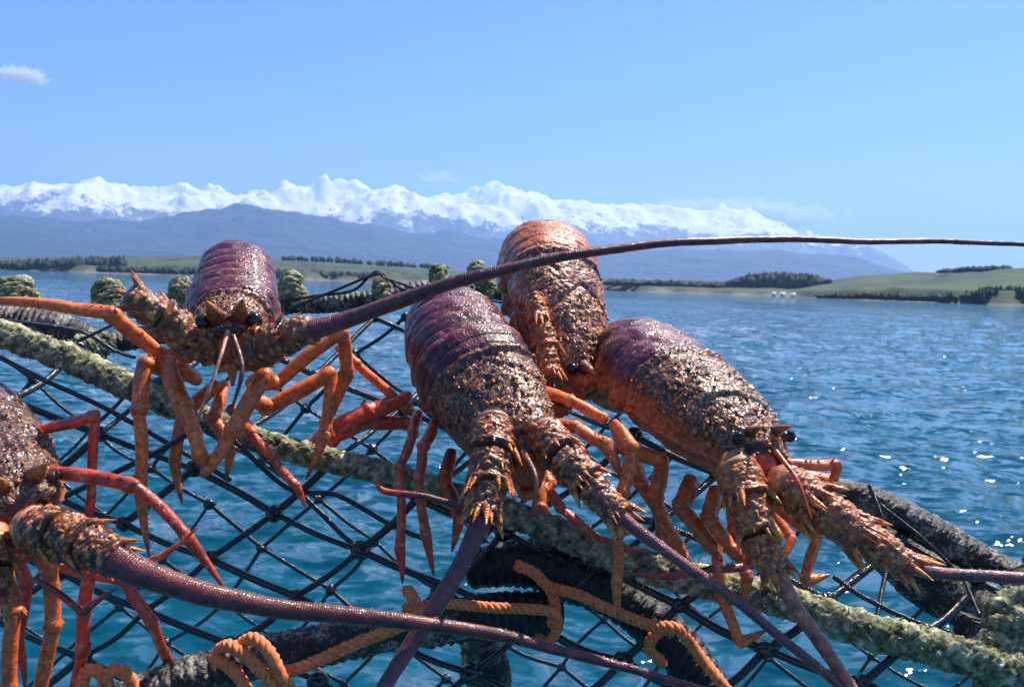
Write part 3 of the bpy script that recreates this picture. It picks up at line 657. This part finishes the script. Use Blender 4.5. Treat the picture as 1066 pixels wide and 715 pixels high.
leg(L2, [(452, 440, .60), (440, 466, .58), (436, 500, .57), (443, 555, .57), (452, 600, .57)], [16, 17, 14, 14, 10], 51, c0=RED, c1=ORG_D)
leg(L2, [(575, 470, .60), (560, 405, .62), (596, 418, .60), (630, 436, .59)], [14, 17, 17, 14], 52, tip=False, c0=ORG * np.array([1.05, 1.1, 1.1]))
leg(L2, [(570, 440, .60), (600, 444, .58), (630, 462, .57), (648, 500, .56)], [16, 20, 20, 14], 53, c0=ORG * .9)
leg(L2, [(640, 440, .58), (659, 468, .56), (648, 515, .55), (643, 560, .54), (642, 608, .54), (645, 648, .54)], [14, 22, 18, 17, 15, 10], 54)
leg(L2, [(560, 500, .58), (585, 530, .57), (620, 560, .56), (655, 572, .55), (674, 572, .55)], [18, 16, 13, 9, 6], 55, c0=RED)
leg(L2, [(552, 470, .57), (560, 500, .55), (562, 530, .54)], [26, 24, 20], 56, c0=ORG * .7, tip=False)
leg(L2, [(600, 480, .60), (622, 520, .60), (652, 552, .60)], [20, 22, 16], 57, c0=RED * 1.1, tip=False)
whip(L2, [(520, 530, .53), (475, 525, .53), (439, 516, .53), (400, 511, .53), (391, 500, .53)], [9, 8, 7, 7, 3], 'leg_tip', c=np.array([.14, .03, .02]), tipc=RED)
whip(L2, [(545, 470, .52), (558, 500, .50), (552, 545, .50)], [7, 5, 3], c=np.array([.2, .07, .05]))
# --- 3: lobster behind, standing on its head
L3 = lobster((585, 340, .72), 'lobster standing upright behind the others, orange flank and rim against the mountains',
    [(606, 405, .66), (603, 390, .67), (588, 345, .69), (577, 302, .715), (571, 278, .745), (566, 270, .78), (558, 290, .82), (555, 340, .84)],
    [(.85, -1, .2), (.85, -1, .2), (.80, -1, .2), (.60, -1, .3), (.2, -.5, .9), (0, .3, 1), (-.1, 1, .2), (-.1, 1, -.3)], .96, 13, ccol=1.75, dsh=.30, CA=.112, acol=np.array([.50, .13, .04]))
antenna(L3, [(556, 308, .665), (562, 336, .655), (567, 362, .65), (572, 392, .64)], [20, 26, 28, 24], None, None, 25, nsp=16, dens=120, c0=ORG * 1.1, spl=.9, mem=False)
leg(L3, [(540, 330, .70), (538, 368, .70), (556, 395, .68)], [30, 34, 24], 60, tip=False, c0=ORG, c1=ORG_D)
leg(L3, [(590, 390, .66), (612, 400, .65), (640, 380, .64)], [24, 26, 20], 61, tip=False, c0=ORG_D * 1.4, c1=MAR)
# --- 4: right lobster
L4 = lobster((720, 460, .62), 'right lobster heading to the lower right, its black eye in view over open sea',
    [(798, 478, .53), (788, 470, .54), (735, 432, .585), (692, 402, .635), (672, 384, .665), (662, 376, .70), (657, 384, .745), (652, 430, .77)],
    [(.30, -.62, .72), (.30, -.62, .72), (.30, -.62, .72), (.25, -.5, .85), (.1, -.1, 1), (0, .6, .8), (0, 1, .2), (0, 1, -.4)], 1.0, 14, CA=.098, dsh=.12, es=.75, hs=.72)
antenna(L4, [(768, 490, .525), (778, 520, .515), (790, 556, .505), (806, 594, .50)], [50, 46, 40, 28], [(803, 588, .50), (822, 622, .495), (855, 670, .49), (900, 735, .48)], [22, 20, 18, 16], 26, nsp=26, dens=240, c0=np.array([.80, .21, .06]), spl=1.05, fcol=np.array([.42, .12, .06]))
antenna(L4, [(820, 505, .52), (850, 526, .51), (900, 560, .50), (952, 594, .49)], [50, 48, 42, 28], [(946, 590, .49), (985, 597, .49), (1066, 602, .49), (1250, 625, .49)], [17, 15, 14, 11], 27, nsp=30, dens=240, c0=np.array([.80, .21, .06]), spl=1.1, fcol=np.array([.22, .06, .07]))
leg(L4, [(800, 485, .56), (822, 482, .56), (872, 484, .56), (868, 498, .56)], [14, 16, 17, 12], 70, tip=False)
leg(L4, [(810, 492, .57), (835, 494, .57), (865, 500, .57)], [14, 18, 18], 71, tip=False)
leg(L4, [(800, 520, .56), (852, 558, .55), (838, 604, .54), (864, 598, .54)], [18, 18, 17, 12], 72)
leg(L4, [(790, 520, .58), (824, 560, .57), (812, 590, .56)], [16, 14, 10], 73)
leg(L4, [(690, 480, .60), (682, 520, .60), (700, 560, .60), (722, 590, .60)], [26, 26, 22, 14], 74, c0=ORG * .85)
leg(L4, [(720, 500, .59), (708, 528, .58), (740, 568, .57), (752, 584, .57)], [28, 26, 20, 12], 75, c0=ORG * .8)
leg(L4, [(745, 510, .58), (738, 540, .57), (764, 575, .56), (795, 590, .56)], [24, 24, 18, 10], 76, c0=ORG * .85)
leg(L4, [(745, 560, .60), (752, 625, .60), (770, 668, .59), (798, 655, .59)], [18, 18, 16, 10], 77, c0=ORG * .8)
leg(L4, [(640, 440, .62), (655, 470, .60), (690, 480, .59)], [24, 26, 22], 78, tip=False, c0=ORG * .9)
leg(L4, [(775, 540, .56), (782, 588, .55), (740, 592, .54), (700, 600, .54), (652, 596, .54)], [12, 12, 11, 10, 8], 79, c0=RED, c1=MAR)
whip(L4, [(808, 470, .52), (830, 500, .50), (845, 540, .49)], [6, 4, 2], c=ORG_D)
# --- 5: lobster cut by the left edge
L5 = lobster((0, 520, .55), 'lobster cut off by the left edge, its dark antenna sweeping across below',
    [(32, 530, .50), (20, 520, .51), (-15, 485, .55), (-50, 440, .60), (-60, 420, .64), (-62, 430, .69), (-62, 480, .72)],
    [(.30, -.55, .8), (.30, -.55, .8), (.3, -.55, .8), (.2, -.3, .9), (0, .5, .9), (0, 1, .2), (0, 1, -.4)], .98, 15, es=.5, ccol=.55)  # shade over this lobster put into darker shell and antenna base colours
antenna(L5, [(36, 550, .48), (62, 556, .475), (90, 566, .47), (124, 582, .465)], [54, 54, 50, 38], [(112, 578, .465), (150, 597, .46), (230, 622, .46), (350, 640, .465), (470, 652, .47), (580, 676, .475), (760, 725, .49)], [42, 34, 27, 22, 17, 13, 8], 28, nsp=12, dens=200, c0=np.array([.17, .045, .025]), fcol=np.array([.13, .018, .018]))
antenna(L5, [(-8, 565, .48), (-10, 590, .475), (-14, 630, .47)], [50, 48, 40], None, None, 29, nsp=12, dens=160)
leg(L5, [(20, 460, .56), (40, 447, .56), (100, 432, .56), (95, 520, .56), (92, 560, .56)], [16, 17, 18, 13, 10], 80, c0=RED * 1.1)
leg(L5, [(30, 500, .52), (50, 491, .52), (141, 506, .51), (196, 560, .51), (238, 618, .51)], [20, 21, 20, 17, 9], 81, c0=RED * .95, c1=MAR)
leg(L5, [(60, 590, .53), (128, 602, .53), (160, 650, .535), (196, 716, .60)], [14, 17, 17, 12], 82, c0=RED * 1.1, tip=False)
leg(L5, [(70, 560, .53), (94, 596, .53), (86, 680, .53), (72, 740, .53)], [16, 20, 18, 14], 83, c0=RED * 1.1, tip=False)
leg(L5, [(40, 570, .50), (52, 595, .50), (55, 655, .50), (36, 745, .50)], [20, 25, 23, 18], 84, c0=ORG * np.array([1.0, .75, .7]), tip=False)
leg(L5, [(5, 600, .50), (15, 640, .50), (10, 720, .50)], [26, 26, 22], 85, c0=ORG * np.array([1.0, .75, .7]), tip=False)
leg(L5, [(36, 602, .47), (86, 638, .47), (122, 612, .47)], [9, 10, 8], 86, c0=ORG_D, c1=MAR)
leg(L5, [(150, 585, .47), (170, 578, .47), (206, 548, .47)], [7, 8, 8], 87, c0=ORG_D, c1=MAR)

leg(L2, [(560, 470, .60), (585, 452, .59), (604, 470, .58), (612, 498, .58)], [16, 18, 16, 10], 58, c0=RED * 1.1)
leg(L2, [(470, 470, .62), (462, 500, .61), (478, 540, .60), (470, 575, .60)], [18, 20, 16, 9], 59, c0=ORG_D * 1.2, c1=MAR)
leg(L4, [(655, 470, .64), (668, 505, .64), (690, 540, .63), (684, 585, .63)], [20, 22, 18, 10], 90, c0=ORG * .8)
leg(L4, [(770, 520, .59), (762, 560, .59), (778, 600, .58), (772, 632, .58)], [18, 20, 16, 9], 91, c0=ORG * .8)
leg(L1, [(225, 400, .68), (190, 430, .66), (182, 480, .65), (190, 525, .65)], [18, 20, 16, 10], 92, c0=ORG * .8)
leg(L5, [(10, 560, .55), (28, 610, .55), (18, 665, .55), (26, 720, .55)], [20, 20, 16, 10], 93, c0=RED)

# ================================================================== the pot
def rope_mat(name, stops, rough=.9, scale=160, bstr=.8, bd=.0015):
    m, nt, bs = mat(name); n = noisetex(nt, scale, 5, .65); at = nd(nt, 'ShaderNodeAttribute', attribute_name='Col')
    c = ramp(nt, n, stops); c = mixc(nt, 1, c, at.outputs[0], 'MULTIPLY'); nt.links.new(c, bs.inputs['Base Color']); bs.inputs['Roughness'].default_value = rough
    n2 = noisetex(nt, scale * 5, 4, .7); b1 = bump(nt, bs, n, bstr, bd); bump(nt, bs, n2, .6, bd * .4, b1); return m
M_GREEN = rope_mat('weathered_green_rope', [(.30, (.05, .05, .028)), (.43, (.16, .16, .08)), (.56, (.36, .35, .20)), (.68, (.68, .63, .45))])
M_ORANGE = rope_mat('orange_twine', [(.3, (.50, .10, .025)), (.6, (.98, .27, .09))], .75, 300, .6, .0006)
m, nt, bs = mat('tarred_cord'); bs.inputs['Base Color'].default_value = (.014, .013, .014, 1); bs.inputs['Roughness'].default_value = .2; bs.inputs['Coat Weight'].default_value = .4; bs.inputs['Specular IOR Level'].default_value = .6
n = noisetex(nt, 1400, 3); bump(nt, bs, n, .6, .0005); M_CORD = m
m, nt, bs = mat('black_tar'); n = noisetex(nt, 300, 5, .7); c = ramp(nt, n, [(.4, (.008, .008, .008)), (.62, (.02, .016, .014)), (.7, (.16, .12, .10))]); nt.links.new(c, bs.inputs['Base Color']); bs.inputs['Roughness'].default_value = .32; bump(nt, bs, n, .9, .0016); M_TAR = m
m, nt, bs = mat('salt_and_glint_specked_rubber'); n = noisetex(nt, 420, 4, .7); n2 = noisetex(nt, 60, 3, .6)
mm = nd(nt, 'ShaderNodeMath', operation='MULTIPLY'); nt.links.new(n, mm.inputs[0]); nt.links.new(n2, mm.inputs[1])
c = ramp(nt, mm.outputs[0], [(.16, (.010, .009, .009)), (.25, (.035, .026, .022)), (.31, (.26, .22, .18)), (.45, (.5, .45, .40))]); nt.links.new(c, bs.inputs['Base Color'])  # pale specks: salt crust, plus wet glints put into the colour
bs.inputs['Roughness'].default_value = .38; bump(nt, bs, n, .9, .0016); M_RUB = m
PO = P(470, 700, .70)
pot = empty('lobster_pot', PO)
tag(pot, 'net covered lobster pot with mossy green rope bars and black tarred mesh', 'lobster pot')

def wrapped_bar(pts, w, name='rope_wrapped_bar', m=None, pitch=.0085, amp=.07, nz=.34, seed=0, nv=56, parent=None, flat=1.0, up=None):
    """a frame bar served with rope: coils proud of each other, frayed and overgrown"""
    K = np.c_[PL(pts), px2r(np.array(w), np.array([q[2] for q in pts]))]; LL = crom(K, 80)[1]; n = int(LL / .0006); D, LL = crom(K, n)
    th = np.linspace(0, 2 * math.pi, nv, endpoint=False); T, N, B = frames(D[:, :3], up); s = np.linspace(0, LL, n)
    base = D[:, None, :3] + D[:, 3][:, None, None] * (np.cos(th)[None, :, None] * B[:, None] + flat * np.sin(th)[None, :, None] * N[:, None])
    nn = vnoise(base, 260, seed) * .4 + vnoise(base, 620, seed + 2) * .45 + vnoise(base, 1300, seed + 3) * .35 + vnoise(base, 95, seed + 1) * .5
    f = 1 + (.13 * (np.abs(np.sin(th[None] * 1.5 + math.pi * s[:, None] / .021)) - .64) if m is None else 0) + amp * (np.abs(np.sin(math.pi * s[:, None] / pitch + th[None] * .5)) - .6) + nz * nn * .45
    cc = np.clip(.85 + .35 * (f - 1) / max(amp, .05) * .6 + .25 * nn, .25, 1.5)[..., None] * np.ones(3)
    C = D[:, :3]; V = C[:, None] + (D[:, 3][:, None] * f)[..., None] * (np.cos(th)[None, :, None] * B[:, None] + flat * np.sin(th)[None, :, None] * N[:, None])
    V = np.concatenate([np.tile(C[0], (1, nv, 1)), V, np.tile(C[-1], (1, nv, 1))]); cc = np.concatenate([cc[:1], cc, cc[-1:]])
    b = Buf(); b.grid(V, cc)
    if m is None: fuzz(b, V, C, LL, seed)
    return build(b, name, m or M_GREEN, parent or pot, PO)
def fuzz(b, V, C, LL, seed):
    rs = np.random.default_rng(seed + 70)      # loose fibres and tufts of weed
    for k in range(int(LL * 2600)):
        i, j = rs.integers(2, V.shape[0] - 2), rs.integers(0, V.shape[1]); c_ = C[min(i, len(C) - 1)]; o_ = nrm(V[i, j] - c_)
        cone(b, V[i, j] - o_ * .0004, o_ + rs.normal(size=3) * .8, rs.uniform(.0012, .0042), rs.uniform(.0003, .0008), (1.0, 1.0, .9), (1.3, 1.3, 1.1), bend=rs.normal(size=3) * .4, n=3)
def knob(px, py, d, wpx, hpx, seed):
    """a short coil of rope seen where it wraps over the rim"""
    rs = np.random.default_rng(seed); a = rs.normal() * .12 * hpx
    return wrapped_bar([(px - a, py + hpx * .7, d - .01), (px - a * .5, py + hpx * .35, d - .005), (px + a * .5, py - hpx * .2, d), (px + a, py - hpx * .5, d + .006)], [wpx * .7, wpx * .98, wpx * .92, wpx * .35], 'rope_lashing', seed=seed, nz=.42, pitch=.006, amp=.10)
bar_px = [(-120, 305, .74), (0, 347, .72), (67, 371, .715), (134, 402, .71), (200, 430, .71), (267, 457, .70), (340, 478, .69), (403, 493, .68), (480, 518, .67), (560, 545, .655), (629, 575, .64), (700, 597, .62), (787, 618, .60), (840, 633, .585), (899, 655, .57), (979, 676, .555), (1066, 702, .545), (1180, 735, .54)]
wrapped_bar(bar_px, [28, 28, 28, 27, 26, 25, 25, 25, 26, 30, 31, 33, 33, 34, 36, 38, 38, 38], seed=1)
# far rim: tarred tube with rope lashings
wrapped_bar([(-60, 322, .92), (0, 335, .92), (56, 340, .92), (104, 356, .93), (150, 352, .95), (215, 338, .97), (295, 318, .98), (340, 316, .98), (380, 312, .98), (445, 300, .99), (500, 303, 1.0), (560, 320, 1.0), (640, 360, .99)], [30, 34, 32, 24, 20, 18, 20, 20, 18, 17, 16, 16, 16], 'rim_tube', M_RUB, .006, .10, .2, 3)
for k, (x, y, w_, hh) in enumerate([(15, 306, 44, 22), (113, 307, 32, 28), (188, 300, 24, 20), (186, 314, 22, 16), (303, 295, 24, 22), (312, 308, 18, 16), (398, 299, 19, 18), (457, 286, 20, 20), (497, 282, 19, 16), (508, 297, 17, 16)]):
    knob(x, y, .955 if x < 250 else .97, w_, hh, 40 + k)
wrapped_bar([(60, 372, .90), (88, 366, .90), (116, 352, .91)], [20, 34, 22], 'rope_lashing', seed=8)
# right black flap of rubber hose with its crusted, glint-specked upper edge
wrapped_bar([(868, 508, .68), (905, 520, .67), (960, 548, .66), (1010, 577, .65), (1050, 596, .64), (1100, 620, .63)], [22, 30, 34, 34, 30, 26], 'rubber_hose', M_RUB, .009, .05, .2, 5)
wrapped_bar([(880, 525, .70), (920, 560, .69), (965, 595, .68), (1010, 625, .67), (1060, 650, .66)], [30, 60, 76, 64, 40], 'rubber_sleeve', M_RUB, .02, .03, .10, 6, flat=.6)
wrapped_bar([(1110, 560, .62), (1072, 622, .575), (1048, 648, .565), (1040, 690, .56), (1040, 760, .56)], [46, 46, 46, 46, 46], seed=9)
wrapped_bar([(1010, 640, .60), (1004, 662, .60), (1012, 690, .60)], [20, 22, 16], 'rubber_sleeve', M_RUB, seed=12)
# bottom tubes
wrapped_bar([(100, 745, .56), (160, 718, .56), (230, 694, .57), (300, 678, .58), (370, 664, .59), (430, 655, .60), (480, 648, .62)], [40, 42, 42, 42, 40, 38, 34], 'rubber_hose', M_RUB, .007, .10, .25, 11)
wrapped_bar([(440, 655, .62), (480, 645, .63), (525, 640, .64), (580, 640, .65)], [40, 44, 46, 44], 'rubber_hose', M_TAR, .007, .10, .25, 12)
wrapped_bar([(490, 592, .68), (550, 586, .67), (600, 600, .66), (650, 625, .65), (700, 668, .64), (740, 720, .63), (770, 770, .62)], [38, 50, 52, 48, 50, 46, 40], 'rubber_hose', M_TAR, .008, .08, .2, 13)
wrapped_bar([(500, 650, .68), (505, 690, .68), (512, 740, .68)], [40, 46, 46], seed=14)
wrapped_bar([(508, 672, .655), (515, 690, .655), (522, 712, .655)], [24, 30, 20], 'rubber_sleeve', M_RUB, seed=15)

# netting -------------------------------------------------------------------
top_poly = [(-200, 300), (0, 335), (100, 350), (215, 338), (295, 318), (445, 300), (560, 318), (640, 365), (760, 440), (870, 508), (1050, 592), (1250, 680)]
bx = np.array([p[0] for p in bar_px]); by = np.array([p[1] for p in bar_px]); bd = np.array([p[2] for p in bar_px])
def ybar(x): return np.interp(x, bx, by)
def dbar(x): return np.interp(x, bx, bd)
def near_depth(x, y):
    yb = ybar(x); yt = np.interp(x, [p[0] for p in top_poly], [p[1] for p in top_poly])
    if y >= yb: return dbar(x) - (y - yb) * .00022 + .006
    t = min(1, (yb - y) / max(30, yb - yt)); return dbar(x) + (.965 - dbar(x) if x < 640 else .66 + .02 - dbar(x)) * t
def far_depth(x, y): return 1.02 + .0001 * (y - 300)
def lattice(o, e1, e2, rng_, depth, jit, seed, extra_top=0):
    rs = np.random.default_rng(seed); N_ = {}
    for i in range(-16, 17):
        for j in range(-16, 17):
            x = o[0] + e1[0] * i + e2[0] * j; y = o[1] + e1[1] * i + e2[1] * j
            if not (-120 < x < 1180 and y < 800): continue
            if y < np.interp(x, [p[0] for p in top_poly], [p[1] for p in top_poly]) + extra_top: continue
            x += rs.normal() * jit; y += rs.normal() * jit; N_[(i, j)] = (x, y, depth(x, y))
    E = []
    for (i, j) in N_:
        for di, dj in ((1, 0), (0, 1)):
            if (i + di, j + dj) in N_: E.append(((i, j), (i + di, j + dj)))
    return N_, E
kb = Buf(); q = np.linspace(-math.pi / 2, math.pi / 2, 9)
for k, (ax, rr) in enumerate([((1, .3, .2), 1.0), ((-.4, 1, .1), .9), ((.2, -.3, 1), .85)]):
    th = np.linspace(0, 2 * math.pi, 20); a_ = nrm(np.array(ax)); e = nrm(np.cross(a_, (0.3, .5, .9))); f_ = np.cross(a_, e)
    C = (e[None] * np.cos(th)[:, None] + f_[None] * np.sin(th)[:, None]) * .0030 * rr + a_ * .0006
    sweep(kb, C, .0021, 7, caps=False)
knot_me = None
def net(N_, E, R, pitch, name, knots, seed, sag):
    global knot_me
    rs = np.random.default_rng(seed); b = Buf()
    for a_, c_ in E:
        if rs.random() < .03: continue
        p, q2 = N_[a_], N_[c_]; mx_, my_ = (p[0] + q2[0]) / 2 + rs.normal() * 2, (p[1] + q2[1]) / 2 + abs(rs.normal()) * sag; dm = (p[2] + q2[2]) / 2
        K = np.c_[PL([p, (mx_, my_, dm), q2]), np.ones(3)]
        rope(b, K, R * rs.uniform(.85, 1.25), pitch, 3, 5, step=pitch / 6)
    build(b, name, M_CORD, pot, PO)
    for a_ in N_:
        p = N_[a_]
        if not (-10 < p[0] < 1076 and p[1] < 725): continue
        if knot_me is None: o = build(kb, 'knot', M_CORD, pot); knot_me = o.data
        else: o = link('knot', knot_me, pot)
        o.location = tuple(P(*p) - PO); sc = knots * rs.uniform(.8, 1.3); o.scale = (sc, sc, sc * rs.uniform(.8, 1.1)); o.rotation_euler = tuple(rs.uniform(0, 6, 3))
n1_, e1_ = lattice((284, 531), (90, 39), (66, -52), 0, near_depth, 3.5, 1)
net(n1_, e1_, .0028, .0062, 'netting', 1.35, 2, 3)
n2_, e2_ = lattice((281, 572), (62, 44), (50, -50), 0, far_depth, 4, 3, 22)
net(n2_, e2_, .0024, .0070, 'netting', 1.2, 4, 2)
def cord(pts, R=.0018, pitch=.0062, name='lacing_cord'):
    b = Buf(); rope(b, PL(pts), R, pitch, 3, 6); return build(b, name, M_CORD, pot, PO)
cord([(290, 314, .955), (330, 308, .955), (368, 302, .955), (393, 283, .955), (421, 302, .955), (470, 306, .96), (530, 316, .96)])
cord([(300, 322, .95), (345, 304, .95), (390, 286, .95), (402, 290, .95), (440, 303, .95)])
cord([(0, 333, .88), (60, 340, .88), (92, 348, .88), (118, 364, .87), (140, 372, .86)], .0022)
cord([(66, 362, .86), (92, 350, .86), (118, 338, .87)], .0018)
cord([(206, 444, .64), (170, 467, .64), (123, 490, .64), (60, 520, .65)], .0024)
cord([(905, 505, .64), (918, 540, .63), (925, 575, .63), (915, 630, .60), (912, 660, .58)], .0018)
cord([(916, 525, .65), (960, 560, .64), (1000, 600, .63), (1020, 640, .60)], .0014)
cord([(868, 600, .61), (900, 622, .60), (960, 650, .60), (1030, 668, .60)], .002)
cord([(240, 455, .69), (300, 508, .69), (350, 515, .685), (405, 545, .68), (440, 560, .67)], .0022)
cord([(230, 430, .72), (330, 530, .72), (374, 570, .70), (440, 600, .68), (500, 640, .66)], .0024)
cord([(0, 372, .71), (45, 395, .70), (110, 425, .70), (190, 470, .69), (240, 500, .69)], .0022)

# orange twine lashings: each length of twine is its own thing
def twine(label, runs, R=.0042, pitch=.013):
    b = Buf(); org = P(*runs[0][0])
    for pts in runs: rope(b, PL(pts), R, pitch, 3, 9, col=(1, 1, 1), fuzz=.08)
    return tag(build(b, 'orange_twine', M_ORANGE, None, org), label, 'twine', 'orange twine lashings on the pot')
twine('orange twine looped over the black tube at lower left and pulled tight to the right', [[(292, 702, .535), (330, 688, .54), (370, 670, .545), (411, 654, .55), (436, 640, .555), (430, 622, .56), (424, 614, .575)], [(228, 676, .54), (240, 672, .53), (262, 688, .525), (286, 716, .525), (292, 735, .53)], [(244, 676, .54), (262, 664, .53), (280, 678, .525), (292, 702, .525), (304, 720, .53)], [(222, 684, .54), (234, 690, .53), (250, 706, .525), (262, 730, .525)]])
twine('orange twine coil wrapped round the black tube at the bottom left corner', [[(84, 735, .53), (88, 702, .525), (100, 697, .525), (112, 712, .525), (116, 735, .53)], [(104, 735, .53), (112, 702, .525), (124, 697, .525), (136, 708, .525), (140, 735, .53)]])
twine('orange twine running level across the black hoses under the middle lobster', [[(420, 634, .57), (460, 628, .57), (510, 632, .575), (571, 636, .58), (580, 650, .59), (572, 668, .60), (560, 664, .615)]], .0038)
twine('orange twine knotted slantwise over the black hose below the right lobster', [[(537, 588, .60), (556, 596, .60), (571, 610, .60), (600, 618, .59), (625, 630, .59), (675, 650, .585), (706, 655, .58), (728, 682, .58), (752, 712, .57), (775, 745, .57)], [(571, 610, .60), (578, 630, .60), (574, 652, .60)], [(700, 652, .59), (682, 660, .59), (676, 676, .60), (690, 690, .61)]], .0042)
